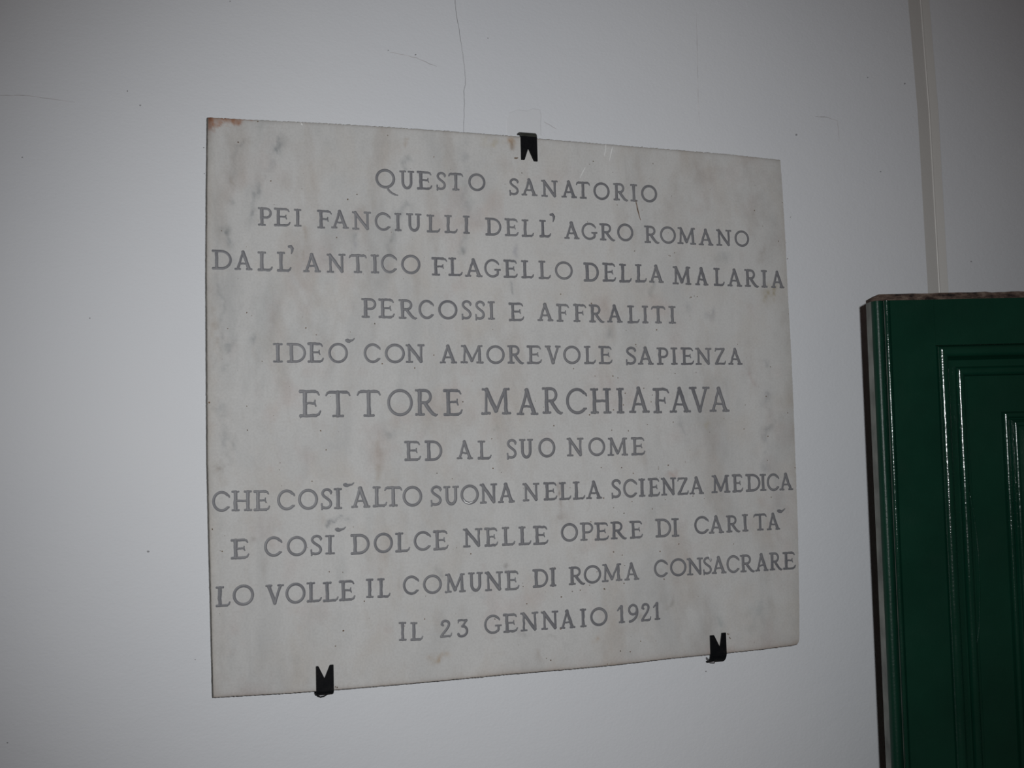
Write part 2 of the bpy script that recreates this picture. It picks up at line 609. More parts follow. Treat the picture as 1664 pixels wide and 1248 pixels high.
smudge(716, 1066, 12, 8, -15, 0.6, (0.74, 0.58, 0.42))
smudge(848, 1030, 11, 6, 0, 0.4, (0.58, 0.57, 0.58))
smudge(874, 1063, 10, 8, 0, 0.3, (0.68, 0.60, 0.54))
smudge(895, 1036, 7, 3, 0, 0.35, (0.60, 0.58, 0.56))
smudge(968, 1044, 5, 5, 0, 0.45, (0.76, 0.60, 0.44))
smudge(1043, 1002, 5, 12, 10, 0.35, (0.62, 0.56, 0.50))
smudge(713, 928, 7, 12, 20, 0.3, GREY)
smudge(782, 968, 9, 5, 0, 0.28, GREY)
smudge(933, 917, 4, 5, 0, 0.6, (0.45, 0.43, 0.42))
smudge(824, 918, 3, 5, 0, 0.5, (0.55, 0.53, 0.52))
smudge(411, 881, 6, 5, -30, 0.35, (0.55, 0.52, 0.5))
streak([(567, 845), (560, 845)], 3, 0.4, GREY)
streak([(535, 848), (545, 843), (556, 837)], 1.8, 0.7, (0.45, 0.47, 0.5))
streak([(912, 800), (913, 830), (913, 842)], 3.5, 0.35, (0.62, 0.54, 0.50))
smudge(910, 796, 4, 10, 0, 0.5, (0.55, 0.48, 0.45))
streak([(955, 815), (955, 826)], 2, 0.4, (0.6, 0.5, 0.46))
smudge(1088, 770, 5, 6, 0, 0.45, (0.78, 0.58, 0.52))
smudge(1096, 768, 8, 6, 0, 0.3, (0.76, 0.60, 0.56))
smudge(716, 830, 30, 30, 0, 0.10, (0.74, 0.64, 0.58))
smudge(800, 228, 14, 5, 5, 0.5, (0.82, 0.72, 0.52))
smudge(835, 228, 7, 8, 0, 0.65, (0.72, 0.53, 0.36))
smudge(836, 233, 3, 5, 0, 0.6, (0.45, 0.36, 0.30))
smudge(742, 760, 40, 20, 0, 0.12, (0.76, 0.66, 0.60))
# rusty upper left corner
depth = 5 + np.interp(U, [338, 350, 362, 372, 385, 400, 425, 460], [15, 15, 9, 5, 2.5, -2, -8, -10]) + 2.6 * cloud(8, 8, 3)
w = np.clip((depth - (V - np.interp(U, [p[0] for p in top_e], [p[1] for p in top_e]))) / 4.0, 0, 1) * np.clip(0.72 + 0.22 * cloud(7, 7, 3), 0.25, 1)
stain *= 1 - w[:, None] * (1 - np.array((0.66, 0.36, 0.24)))
w = np.exp(-((U - 340) / 4.0) ** 2) * np.clip((235 - V) / 45, 0, 1) * 0.7
stain *= 1 - w[:, None] * (1 - np.array((0.52, 0.36, 0.32)))
# grime along the arrises: brown below, yellowish at the left, dull at the right
eb = np.interp(U, [p[0] for p in bot_e], [p[1] for p in bot_e]) - V
er = np.interp(V, [p[1] for p in right_e], [p[0] for p in right_e]) - U
el = U - np.interp(V, [p[1] for p in left_e], [p[0] for p in left_e])
et = V - np.interp(U, [p[0] for p in top_e], [p[1] for p in top_e])
wob = 0.6 + 0.4 * np.sin(U * 0.05 + 1.3) * np.sin(U * 0.021)
stain *= 1 - (np.exp(-np.clip(eb, 0, None) / 9) * 0.42 * wob * np.clip((U - 560) / 300, 0.25, 1))[:, None] * (1 - np.array((0.66, 0.50, 0.40)))
stain *= 1 - (np.exp(-(np.clip(eb, 0, None) / 2.2)) * 0.55)[:, None] * (1 - np.array((0.45, 0.36, 0.30)))
stain *= 1 - (np.exp(-np.clip(er, 0, None) / 14) * 0.30)[:, None] * (1 - np.array((0.62, 0.58, 0.52)))
stain *= 1 - (np.exp(-np.clip(el, 0, None) / 10) * 0.28)[:, None] * (1 - np.array((0.80, 0.70, 0.58)))
stain *= 1 - (np.exp(-np.clip(et, 0, None) / 2.0) * 0.5)[:, None] * (1 - np.array((0.42, 0.38, 0.34)))
stain *= 1 - (np.exp(-np.clip(el, 0, None) / 1.8) * 0.3)[:, None] * (1 - np.array((0.35, 0.33, 0.30)))

idx = np.arange(NY * NX).reshape(NY, NX)
quads = np.stack([idx[:-1, :-1], idx[1:, :-1], idx[1:, 1:], idx[:-1, 1:]], -1).reshape(-1, 4)
ring = np.concatenate([idx[0, :-1], idx[:-1, -1], idx[-1, :0:-1], idx[:0:-1, 0]])
nr = len(ring)
mid = front[ring].copy()
cen = front.mean(0)
mid[:, 1] = 0.0016
dirv = mid - cen
dirv[:, 1] = 0
mid += dirv / np.linalg.norm(dirv, axis=1)[:, None] * 0.0008
bk = mid.copy()
bk[:, 1] = WY - 0.0008
nf = NX * NY
allv = np.concatenate([front, mid, bk])
faces = [tuple(int(x) for x in q) for q in quads]
nfront = len(faces)
for i in range(nr):
    j = (i + 1) % nr
    faces.append((int(ring[i]), int(ring[j]), nf + j, nf + i))
for i in range(nr):
    j = (i + 1) % nr
    faces.append((nf + i, nf + j, nf + nr + j, nf + nr + i))
faces.append(tuple(range(nf + nr, nf + 2 * nr)))
slab = mesh('slab', allv, faces, [M_MARBLE, M_SIDE], plaque, recalc=True)
mi = np.zeros(len(slab.data.polygons), dtype=np.int32)
mi[nfront:] = 1
slab.data.polygons.foreach_set('material_index', mi)
ca = slab.data.color_attributes.new('stain', 'FLOAT_COLOR', 'POINT')
colr = np.ones((len(allv), 4), dtype=np.float32)
colr[:nf, :3] = np.clip(stain, 0, 1)
ca.data.foreach_set('color', colr.ravel())


# ------------------------------------------------------------------ the lettering: a hand-cut Roman alphabet
def arc(cx, cy, rx, ry, a0, a1, n=16):
    return [(cx + rx * math.cos(math.radians(a0 + (a1 - a0) * k / n)), cy + ry * math.sin(math.radians(a0 + (a1 - a0) * k / n))) for k in range(n + 1)]


def smoothline(pts, n=5):
    """Catmull-Rom through points"""
    P = [pts[0]] + list(pts) + [pts[-1]]
    out = []
    for i in range(1, len(P) - 2):
        p0, p1, p2, p3 = P[i - 1], P[i], P[i + 1], P[i + 2]
        for k in range(n):
            t_ = k / n
            out.append(tuple(0.5 * (2 * p1[d] + (p2[d] - p0[d]) * t_ + (2 * p0[d] - 5 * p1[d] + 4 * p2[d] - p3[d]) * t_ ** 2
                                    + (3 * p1[d] - p0[d] - 3 * p2[d] + p3[d]) * t_ ** 3) for d in (0, 1)))
    out.append(pts[-1])
    return out


ST, TH, SE = 0.145, 0.105, 0.085


def ser(x, y, l=0.16, r=None):
    return ([(x - l, y), (x + (l if r is None else r), y)], SE)


def stem(x, y0=0.05, y1=0.95, w=ST):
    return ([(x, y0), (x, y1)], w)


LO, HI = 0.045, 0.955
GLYPH = {
    'I': [stem(.2), ser(.2, LO), ser(.2, HI)],
    'L': [stem(.2), ser(.2, HI), ([(.04, LO), (.55, .05)], TH), ([(.52, .05), (.62, .10), (.67, .21)], [.09, .09, .06])],
    'E': [stem(.2), ([(.03, HI), (.58, .95)], TH), ([(.56, .95), (.66, .92), (.72, .82)], [.10, .09, .06]), ([(.2, .515), (.55, .515)], .085),
          ([(.57, .63), (.545, .52), (.60, .40)], [.05, .08, .05]), ([(.03, LO), (.60, .05)], TH), ([(.58, .05), (.70, .10), (.76, .22)], [.10, .09, .06])],
    'F': [stem(.2), ser(.2, LO, .17), ([(.03, HI), (.58, .95)], TH), ([(.56, .95), (.68, .92), (.75, .81)], [.10, .09, .06]), ([(.2, .51), (.53, .51)], .085),
          ([(.56, .63), (.535, .51), (.58, .39)], [.05, .08, .05])],
    'T': [stem(.42), ser(.42, LO, .17), ([(.14, .94), (.72, .94)], TH), ([(.15, .94), (.07, .91), (.02, .81)], [.10, .09, .06]),
          ([(.70, .94), (.78, .91), (.83, .81)], [.10, .09, .06])],
    'H': [stem(.2), stem(.78), ser(.2, LO, .15), ser(.2, HI, .15), ser(.78, LO, .15), ser(.78, HI, .15), ([(.2, .5), (.78, .5)], .095)],
    'P': [stem(.2), ser(.2, LO, .16), ([(.04, HI), (.2, .95)], SE), ([(.2, .95), (.40, .95)] + arc(.42, .70, .23, .245, 85, -85) + [(.40, .455), (.2, .455)], .11)],
    'R': [stem(.2), ser(.2, LO, .16), ([(.04, HI), (.2, .95)], SE), ([(.2, .95), (.40, .95)] + arc(.41, .715, .22, .23, 85, -85) + [(.40, .485), (.2, .485)], .11),
          (smoothline([(.40, .48), (.52, .30), (.68, .10), (.80, .02), (.90, .03)]), [.14] * 8 + [.13] * 5 + [.11] * 5 + [.06] * 3)],
    'D': [stem(.2), ([(.03, HI), (.2, .95), (.40, .95)] + arc(.40, .5, .42, .45, 88, -88, 20) + [(.2, .05), (.03, LO)], .115)],
    'O': [(arc(.46, .5, .395, .455, 90, 450, 32), .118)],
    'Q': [(arc(.46, .5, .395, .455, 90, 450, 32), .118), (smoothline([(.55, .06), (.60, -.10), (.74, -.25), (.90, -.34), (1.02, -.37)]), [.10] * 10 + [.09] * 6 + [.06] * 5)],
    'C': [(arc(.46, .5, .40, .455, 44, 318, 26), .115), ([(.74, .83), (.82, .77), (.85, .70)], [.10, .09, .06]), ([(.755, .18), (.83, .21)], [.09, .07])],
    'G': [(arc(.46, .5, .40, .455, 46, 310, 26), .115), ([(.735, .83), (.80, .77), (.82, .71)], [.10, .08, .06]), ([(.72, .13), (.76, .20), (.76, .42)], .115),
          ([(.60, .42), (.90, .42)], SE)],
    'U': [([(.2, .95), (.2, .38)] + arc(.46, .38, .26, .325, 180, 360, 16) + [(.72, .38), (.72, .95)], .13), ser(.2, HI, .17), ser(.72, HI, .16)],
    'V': [([(.14, .94), (.44, .04)], .145), ([(.44, .04), (.74, .94)], .11), ser(.13, HI, .13, .15), ser(.74, HI, .13)],
    'A': [([(.15, .06), (.46, .97)], .11), ([(.44, .97), (.77, .06)], .150), ([(.25, .33), (.68, .33)], .085), ser(.14, LO, .13, .14), ser(.78, LO, .14, .14)],
    'N': [stem(.2, w=.11), ([(.17, .95), (.80, .06)], .145), stem(.80, w=.11), ser(.2, LO, .15), ([(.05, HI), (.22, .94)], SE), ser(.80, HI, .15)],
    'M': [([(.19, .05), (.24, .94)], .105), ([(.22, .95), (.58, .13)], .145), ([(.58, .13), (.94, .95)], .105), ([(.93, .94), (.97, .05)], .14),
          ser(.19, LO, .15), ser(.97, LO, .15), ([(.08, HI), (.24, .94)], SE), ([(.93, HI), (1.08, .955)], SE)],
    'S': [(smoothline([(.50, .80), (.45, .90), (.31, .955), (.17, .90), (.11, .77), (.17, .64), (.31, .52), (.44, .40), (.485, .24), (.41, .10), (.26, .05), (.13, .08)], 4), .115),
          ([(.51, .87), (.49, .74)], .06), ([(.07, .26), (.08, -.02)], .075)],
    'Z': [([(.10, .94), (.60, .94)], .10), ([(.10, .94), (.05, .80)], [.09, .05]), ([(.57, .93), (.10, .07)], .135), ([(.06, .055), (.60, .055)], .10),
          ([(.58, .055), (.64, .10), (.67, .22)], [.09, .08, .05])],
    '1': [stem(.28), ser(.28, LO, .15), ([(.05, .72), (.26, .95)], [.07, .12])],
    '2': [(smoothline([(.12, .74), (.17, .90), (.32, .955), (.47, .88), (.50, .72), (.40, .50), (.22, .27), (.08, .07)], 4), .12),
          ([(.12, .76), (.20, .70)], .10), ([(.06, .055), (.54, .06)], .10), ([(.52, .06), (.60, .10), (.63, .24)], [.09, .08, .05])],
    '3': [([(.10, .94), (.58, .94)], .095), ([(.10, .94), (.09, .80)], [.08, .05]), ([(.57, .93), (.33, .60)], .10),
          (smoothline([(.30, .60), (.46, .57), (.57, .43), (.57, .24), (.45, .09), (.28, .04), (.13, .08), (.08, .19)], 4), .12)],
    '9': [(arc(.29, .69, .20, .265, 90, 450, 22), .115), (smoothline([(.49, .72), (.50, .50), (.42, .25), (.25, .08), (.10, .03)], 4), .12)],
}
REF = {}
for ch, sts in GLYPH.items():
    lo, hi = 9, -9
    for pts, w_ in sts:
        for k, p in enumerate(pts):
            ww = w_[min(k, len(w_) - 1)] if isinstance(w_, list) else w_
            # flat-on strokes reach past their points by half a width only across the stroke
            lo, hi = min(lo, p[0] - ww * 0.40), max(hi, p[0] + ww * 0.40)
    REF[ch] = (lo, min(hi, 0.90) if ch == 'Q' else hi)


class Ink:
    """strokes with rounded ends, low in relief and highest along their middle"""
    def __init__(self):
        self.v, self.f, self.c = [], [], []

    def stroke(self, P, W, hmul=1.0):
        n = len(P)
        if n < 2:
            return
        if not isinstance(W, list):
            W = [W] * n
        W = [W[min(k, len(W) - 1)] for k in range(n)]
        y0, hh = -0.00005, 0.00022 * hmul
        base = len(self.v)
        for i in range(n):
            a, b = P[max(i - 1, 0)], P[min(i + 1, n - 1)]
            dx, dz = b[0] - a[0], b[1] - a[1]
            l = math.hypot(dx, dz) or 1e-9
            nx, nz_ = -dz / l, dx / l
            h = W[i] / 2
            x, z = P[i]
            self.v += [(x + nx * h, y0, z + nz_ * h), (x + nx * h * .42, y0 - hh * .6, z + nz_ * h * .42), (x, y0 - hh, z),
                       (x - nx * h * .42, y0 - hh * .6, z - nz_ * h * .42), (x - nx * h, y0, z - nz_ * h)]
            self.c += [0, 0.25, 1, 0.25, 0]
        for i in range(n - 1):
            for k in range(4):
                a = base + 5 * i + k
                self.f.append((a, a + 1, a + 6, a + 5))
        for end in (0, n - 1):
            a, b = (P[1], P[0]) if end == 0 else (P[-2], P[-1])
            dx, dz = b[0] - a[0], b[1] - a[1]
            l = math.hypot(dx, dz) or 1e-9
            dx, dz = dx / l, dz / l
            h = W[end] / 2
            x, z = P[end]
            c0 = len(self.v)
            self.v.append((x, y0 - hh, z))
            self.c.append(1)
            m_ = 6
            for k in range(m_ + 1):
                g = math.pi * (k / m_ - 0.5)
                ex, ez = dx * math.cos(g) * 0.75 - dz * math.sin(g), dz * math.cos(g) * 0.75 + dx * math.sin(g)
                self.v += [(x + ex * h * .42, y0 - hh * .6, z + ez * h * .42), (x + ex * h, y0, z + ez * h)]
                self.c += [0.25, 0]
            for k in range(m_):
                q = c0 + 1 + 2 * k
                self.f += [(c0, q, q + 2), (q, q + 1, q + 3, q + 2)]

    def build(self, name, parent, mat):
        o = mesh(name, self.v, self.f, mat, parent, recalc=False)
        me = o.data
        at_ = me.attributes.new('core', 'FLOAT', 'POINT')
        at_.data.foreach_set('value', np.array(self.c, dtype=np.float32))
        return o


# where each cut letter starts and ends along its line
SPANS = [
    ('QUESTO', 610.6, 641.9, 649.5, 673.3, 677.6, 702.5, 709.6, 724.6, 728.9, 752.9, 761.6, 788.6),
    ('SANATORIO', 828, 843.1, 847.5, 873.4, 879.9, 906.9, 912.4, 937.2, 936.5, 959.2, 965, 990.6, 997.1, 1020.9, 1024.5, 1036, 1042.5, 1067.8),
    ('PEI', 419.4, 441.4, 445.3, 472.1, 478.2, 489.7),
    ('FANCIULLI', 515.4, 539.4, 538.3, 566.9, 572.3, 603.2, 609.7, 635, 641.5, 652.4, 660.7, 685.2, 693.4, 715.5, 722.4, 743.6, 752.9, 763.5),
    ('DELL', 788.6, 814.6, 820.4, 842.7, 847.9, 867.6, 876.7, 895.5),
    ('AGRO', 917.1, 941.6, 945.8, 971.1, 974.8, 999.9, 1003.6, 1029.1),
    ('ROMANO', 1047.5, 1071.7, 1073.2, 1098.3, 1100.9, 1131.2, 1135.5, 1159.3, 1164.3, 1189, 1194.4, 1217.3),
    ('DALL', 344.1, 376.5, 381.3, 410, 418.7, 443.1, 450.1, 473.4),
    ('ANTICO', 492.9, 521.5, 531.2, 561.9, 567.3, 596.1, 602.6, 616, 619.9, 645.4, 652.4, 683.1),
    ('FLAGELLO', 701.5, 727.1, 728.6, 751.9, 755.8, 784, 787.6, 814, 818.4, 841.3, 847.1, 867.7, 875.3, 895.2, 902.3, 930.9),
    ('DELLA', 948.7, 972.9, 979.6, 1001.2, 1006.4, 1026.5, 1032.6, 1051, 1055.1, 1078.5),
    ('MALARIA', 1093, 1123.5, 1130, 1150.9, 1160.2, 1177.5, 1182.3, 1205.7, 1210.4, 1233.2, 1237.5, 1247.2, 1253.3, 1274.3),
    ('PERCOSSI', 587.5, 611.3, 615.1, 641.5, 648, 677.9, 681, 705.4, 712.6, 743.3, 750.4, 766.4, 772.5, 788.1, 793.1, 804.5),
    ('E', 827, 851.9),
    ('AFFRALITI', 873.5, 899.1, 904.5, 925, 931.9, 953.2, 957.5, 982.4, 986.7, 1011.6, 1019.6, 1039.5, 1043.8, 1053.6, 1058.6, 1081.7, 1086.7, 1098.6),
    ('IDEO', 443.6, 459.8, 465.9, 497, 499.8, 526.2, 534, 565.2),
    ('CON', 591.8, 618.8, 626, 657.8, 659.4, 690.3),
    ('AMOREVOLE', 714.7, 742.6, 748.1, 785.9, 790.9, 820.1, 824.9, 851.5, 856.4, 880.7, 886.1, 911.6, 915.9, 943.4, 949.3, 968.3, 973.1, 995.3),
    ('SAPIENZA', 1017.5, 1034.1, 1036.7, 1062.2, 1067.6, 1086, 1090.4, 1101.2, 1106.6, 1127.8, 1130.4, 1156.8, 1161.8, 1179.5, 1183.8, 1206.5),
    ('ETTORE', 486.2, 521.9, 529, 570.1, 580.3, 619.3, 629.6, 671.2, 674.7, 711.9, 720.6, 751.9),
    ('MARCHIAFAVA', 781.8, 830.9, 839.6, 874.8, 881.8, 914.9, 920.7, 954.7, 959.9, 993.7, 1002.3, 1014.6, 1022.2, 1055.7, 1061.6, 1088.2, 1088.2, 1122.8, 1120.6, 1154.2, 1153.1, 1185.6),
    ('ED', 657.1, 684.2, 690.3, 718.4),
    ('AL', 742.2, 768.6, 776.2, 798.9),
    ('SUO', 824, 839.6, 844.3, 866.6, 875.7, 902.3),
    ('NOME', 921.3, 948.8, 956.8, 983.4, 987.2, 1020.7, 1025.9, 1048.6),
    ('CHE', 345.6, 373.9, 376.5, 409.4, 412.2, 438.8),
    ('COSI', 451.2, 479.7, 485.1, 516.5, 521.9, 539.9, 542.7, 556.1),
    ('ALTO', 570.8, 601.5, 605.8, 629, 624.9, 653.9, 655, 685.9),
    ('SUONA', 700, 718, 721, 746.1, 749.1, 777.9, 780.1, 808.2, 809.3, 836.3),
    ('NELLA', 849.7, 876.8, 883.5, 905.6, 908.8, 928.3, 931.1, 951, 952.5, 978.5),
    ('SCIENZA', 994.1, 1009.2, 1013.6, 1035.8, 1038.4, 1048.8, 1053.6, 1072.6, 1074.8, 1099, 1101.2, 1119.1, 1120.6, 1144),
    ('MEDICA', 1156.3, 1186.6, 1190.3, 1207.6, 1211.9, 1235.7, 1235.3, 1245.5, 1247.2, 1266.7, 1266.7, 1288.8),
    ('E', 375, 405.1),
    ('COSI', 430, 458.7, 466.7, 498.3, 504.8, 523.6, 528.4, 544.2),
    ('DOLCE', 569.7, 600.4, 608, 638.3, 642.2, 666.4, 673.1, 700.6, 704.3, 728.7),
    ('NELLE', 752.5, 784.3, 787.5, 809.4, 815.7, 837.3, 842.9, 863.5, 866.5, 891),
    ('OPERE', 912.2, 939.2, 942.9, 964.1, 966.2, 989.6, 992.6, 1018.6, 1023.6, 1044.8),
    ('DI', 1065.3, 1090.6, 1091.7, 1104),
    ('CARITA', 1129.1, 1152.3, 1152.3, 1176.5, 1180.4, 1203.1, 1206.4, 1216.1, 1224.8, 1246.4, 1246.4, 1267.6),
    ('LO', 350.6, 374.4, 378.7, 412.6),
    ('VOLLE', 431.7, 461.5, 464.6, 496.2, 498.3, 523, 524.7, 550.2, 551.1, 577.3),
    ('IL', 595, 606.9, 613.4, 634.4),
    ('COMUNE', 655.6, 681.1, 688, 717.9, 722.9, 756.8, 761.2, 785, 788.2, 817.8, 820.6, 844),
    ('DI', 865.7, 890.5, 893.6, 903.9),
    ('ROMA', 924.5, 950.9, 949.4, 976.9, 978.1, 1011.2, 1014.9, 1038.7),
    ('CONSACRARE', 1063.6, 1085.6, 1089.5, 1115.5, 1116.6, 1143, 1143.2, 1157, 1156.6, 1180.4, 1181.5, 1202, 1203.1, 1226.9, 1227.6, 1248.6, 1250.7, 1271.7, 1272.4, 1293.3),
    ('IL', 648.2, 660.6, 667, 687.6),
    ('23', 715.1, 734.5, 743.4, 760.5),
    ('GENNAIO', 787.5, 815.7, 817.8, 841.6, 846, 875.4, 879.7, 907.8, 909.8, 934.7, 942.9, 953.1, 959.8, 987.2),
    ('1921', 1003.4, 1015.6, 1021.4, 1037.6, 1041.9, 1058.2, 1061.9, 1072.9),
]


def word(ink, text, spans, xl, xr, bl, br, tl, tr, weight=1.0):
    """letters at their measured places, base line bl..br, caps reaching tl..tr (read off the photograph, laid on the slab's face)"""
    def frame(u):
        f = (u - xl) / (xr - xl)
        A = pl(u, bl + (br - bl) * f)
        return A, pl(u, tl + (tr - tl) * f).z - A.z

    for k, ch in enumerate(text):
        u0, u1 = spans[2 * k], spans[2 * k + 1]
        (A0, c0), (A1, c1) = frame(u0), frame(u1)
        cap = (c0 + c1) / 2
        jz = random.gauss(0, 0.008) * cap
        js = random.gauss(1, 0.010)
        for pts, sw in GLYPH[ch]:
            Q = []
            for (gx, gy) in pts:
                fx = (gx - REF[ch][0]) / (REF[ch][1] - REF[ch][0])
                Q.append((A0.x + (A1.x - A0.x) * fx, A0.z + (A1.z - A0.z) * fx + gy * (c0 + (c1 - c0) * fx) * js + jz))
            wm = weight * cap * random.gauss(1, 0.03)
            sw = [q * wm for q in (sw if isinstance(sw, list) else [sw] * len(Q))]
            sw = [sw[min(q, len(sw) - 1)] for q in range(len(Q))]
            if len(Q) == 2:                  # the chisel wanders a little along straight strokes, and flares at their ends
                m_ = 5
                jx = [0] + [random.gauss(0, 0.007) * cap for _ in range(m_ - 1)] + [0]
                dx_, dz_ = Q[1][0] - Q[0][0], Q[1][1] - Q[0][1]
                ln = math.hypot(dx_, dz_) or 1e-9
                Q2, S2 = [], []
                for q in range(m_ + 1):
                    t_ = q / m_
                    Q2.append((Q[0][0] + dx_ * t_ - dz_ / ln * jx[q], Q[0][1] + dz_ * t_ + dx_ / ln * jx[q]))
                    S2.append((sw[0] + (sw[1] - sw[0]) * t_) * random.gauss(1, 0.045) * (1 + 0.10 * abs(2 * t_ - 1) ** 3))
                Q, sw = Q2, S2
            ink.stroke(Q, sw)


def mark(ink, pts, widths):
    Q = [(pl(u, v).x, pl(u, v).z) for u, v in pts]
    sc = (pl(801, 600) - pl(800, 600)).length
    ink.stroke(Q, [w_ * sc for w_ in widths])


def apostrophe(ink, u, v):
    mark(ink, [(u - 4.2, v - 5), (u - 1, v - 5.5), (u + 1.6, v - 2), (u + 1.2, v + 2.5), (u, v + 6.5)], [4, 5.5, 4.8, 3.2, 1.5])


def accent(ink, u0, v0, u1, v1):
    mark(ink, [(u0 + 1, v0 - 1.5), (u0 + 3.5, v0 - 1.0), (u0 + 7, v0), ((u0 + u1) / 2 + 2, v0 - 1.2), (u1 - 3, v1 + 2.8), (u1, v1)], [3.6, 6.2, 5.2, 3.4, 2.8, 1.6])


LINES = [
    ([('QUESTO', 610.6, 788.6, 305.2, 310.6, 275.0, 283.2), ('SANATORIO', 828, 1067.8, 316.5, 329.0, 289.5, 301.5)], [], []),
    ([('PEI', 419.4, 488, 366.2, 368.2, 336.6, 340.0), ('FANCIULLI', 515.4, 763.2, 370.4, 379.8, 341.2, 351.0), ('DELL', 788.6, 895.5, 382.4, 385.6, 353.8, 358.5),
      ('AGRO', 916.7, 1029.2, 387.8, 392.2, 361.0, 365.0), ('ROMANO', 1047.5, 1217.3, 394.2, 401.2, 366.6, 376.0)], [(898.5, 354)], []),
    ([('DALL', 344, 473.2, 437.5, 441.4, 406.6, 410.4), ('ANTICO', 493, 683, 442.0, 444.8, 412.0, 414.6), ('FLAGELLO', 701.5, 931, 447.3, 454.4, 418, 425.8),
      ('DELLA', 948.7, 1078.5, 457, 459.8, 427, 431.5), ('MALARIA', 1092.5, 1274.3, 461.8, 468.4, 432.5, 441)], [(473.4, 406)], []),
    ([('PERCOSSI', 587.5, 804.5, 516.2, 519.8, 484.8, 490.2), ('E', 827, 852, 521.5, 521.5, 492.3, 492.3), ('AFFRALITI', 873.5, 1098.6, 521.6, 526, 493, 498)], [], []),
    ([('IDEO', 443.6, 565.2, 589, 589.5, 558, 557.8), ('CON', 591.8, 690.3, 589.5, 589.6, 559, 559.2), ('AMOREVOLE', 714.7, 995.3, 590.2, 591.4, 560.5, 563),
      ('SAPIENZA', 1017.9, 1206.5, 592.5, 592.5, 564, 566)], [], [(561, 554.5, 576, 550)]),
    ([('ETTORE', 486.2, 751.5, 677.9, 675, 633.5, 632.2), ('MARCHIAFAVA', 781.8, 1185.6, 674.6, 669.2, 631.2, 628.8)], [], []),
    ([('ED', 657, 718, 749.3, 748.6, 717.3, 716.8), ('AL', 742.2, 799, 746.4, 746.3, 717, 716.3), ('SUO', 824, 902.3, 745, 743, 714, 712.4),
      ('NOME', 921.4, 1048.2, 741.3, 739.2, 712, 710.4)], [], []),
    ([('CHE', 345.6, 438.8, 831.6, 830, 798.6, 797), ('COSI', 451.2, 556, 828.6, 827, 796, 793.4), ('ALTO', 570.8, 686, 825, 821.8, 791.8, 790),
      ('SUONA', 700, 835.7, 821.8, 816.4, 790, 785), ('NELLA', 849.7, 978.5, 814.3, 809.9, 785.4, 780.8), ('SCIENZA', 994, 1144, 809.3, 802.3, 779.6, 774.8),
      ('MEDICA', 1156.3, 1288.8, 801.4, 795.8, 772.6, 768.8)], [], [(557.5, 789, 575, 784.5)]),
    ([('E', 375, 404.6, 909, 907.5, 876.3, 875), ('COSI', 430, 544.2, 904.6, 900.6, 872.6, 869.6), ('DOLCE', 569.7, 728, 901.2, 892.4, 868.8, 861.6),
      ('NELLE', 752.5, 891, 889.3, 884, 859, 854), ('OPERE', 912.2, 1044.8, 880.4, 874, 851, 846), ('DI', 1065.7, 1104, 873, 871.6, 843.6, 842),
      ('CARITA', 1129, 1267.6, 868, 860.4, 839.6, 833.6)], [], [(544.5, 861.5, 561.5, 856.5), (1262.5, 831.5, 1275.5, 826.5)]),
    ([('LO', 350.5, 412.6, 986.5, 983, 953.4, 950), ('VOLLE', 431.7, 577.3, 983, 975, 950.6, 942.6), ('IL', 595, 634.4, 971.4, 970.6, 940.4, 939.2),
      ('COMUNE', 655.2, 843.8, 966.4, 957.8, 936, 927), ('DI', 865.7, 903.5, 954.2, 952.4, 924.8, 922.4), ('ROMA', 924.5, 1038, 950.8, 942, 920.8, 914.5),
      ('CONSACRARE', 1063.6, 1293.3, 938.4, 924.4, 910.4, 896.6)], [], []),
    ([('IL', 648.2, 687.6, 1041, 1039.6, 1011.4, 1010.6), ('23', 715, 760, 1036.4, 1034.2, 1008, 1005.2), ('GENNAIO', 787.5, 987.2, 1030.6, 1015.8, 1000.4, 986.6),
      ('1921', 1003.4, 1072.7, 1012.6, 1007.2, 984, 978.6)], [], []),
]
span_iter = iter(SPANS)
for words_, apos, accs in LINES:
    line = empty('inscription_line', (0, 0, 0))
    line.parent = plaque
    for wd in words_:
        ink = Ink()
        name_, *sp_ = next(span_iter)
        assert name_ == wd[0]
        word(ink, wd[0], sp_, *wd[1:], weight=1.05 if wd[0] in ('ETTORE', 'MARCHIAFAVA') else 1.25)
        for a in apos:                       # a mark goes with the word it follows
            if wd[1] < a[0] < wd[2] + 10:
                apostrophe(ink, *a)
        for a in accs:
            if wd[1] < a[0] < wd[2] + 3:
                accent(ink, *a)
        ink.build('word', line, M_LETTER)

# specks of dirt, a painted clip shadow and scratches on the slab
sp_v, sp_f = [], []


def speck(u, v, r):
    c = pl(u, v)
    sc = (pl(801, 600) - pl(800, 600)).length
    b = len(sp_v)
    k = 7
    el_, an = random.uniform(0.65, 1.0), random.uniform(0, 3)
    for q in range(k):
        a = 2 * math.pi * q / k
        x, z = r * sc * math.cos(a) * random.uniform(.8, 1.15), r * sc * math.sin(a) * el_ * random.uniform(.8, 1.15)
        sp_v.append((c.x + x * math.cos(an) - z * math.sin(an), -0.00004, c.z + x * math.sin(an) + z * math.cos(an)))
    sp_v.append((c.x, -0.00032, c.z))
    for q in range(k):
        sp_f.append((b + q, b + (q + 1) % k, b + k))


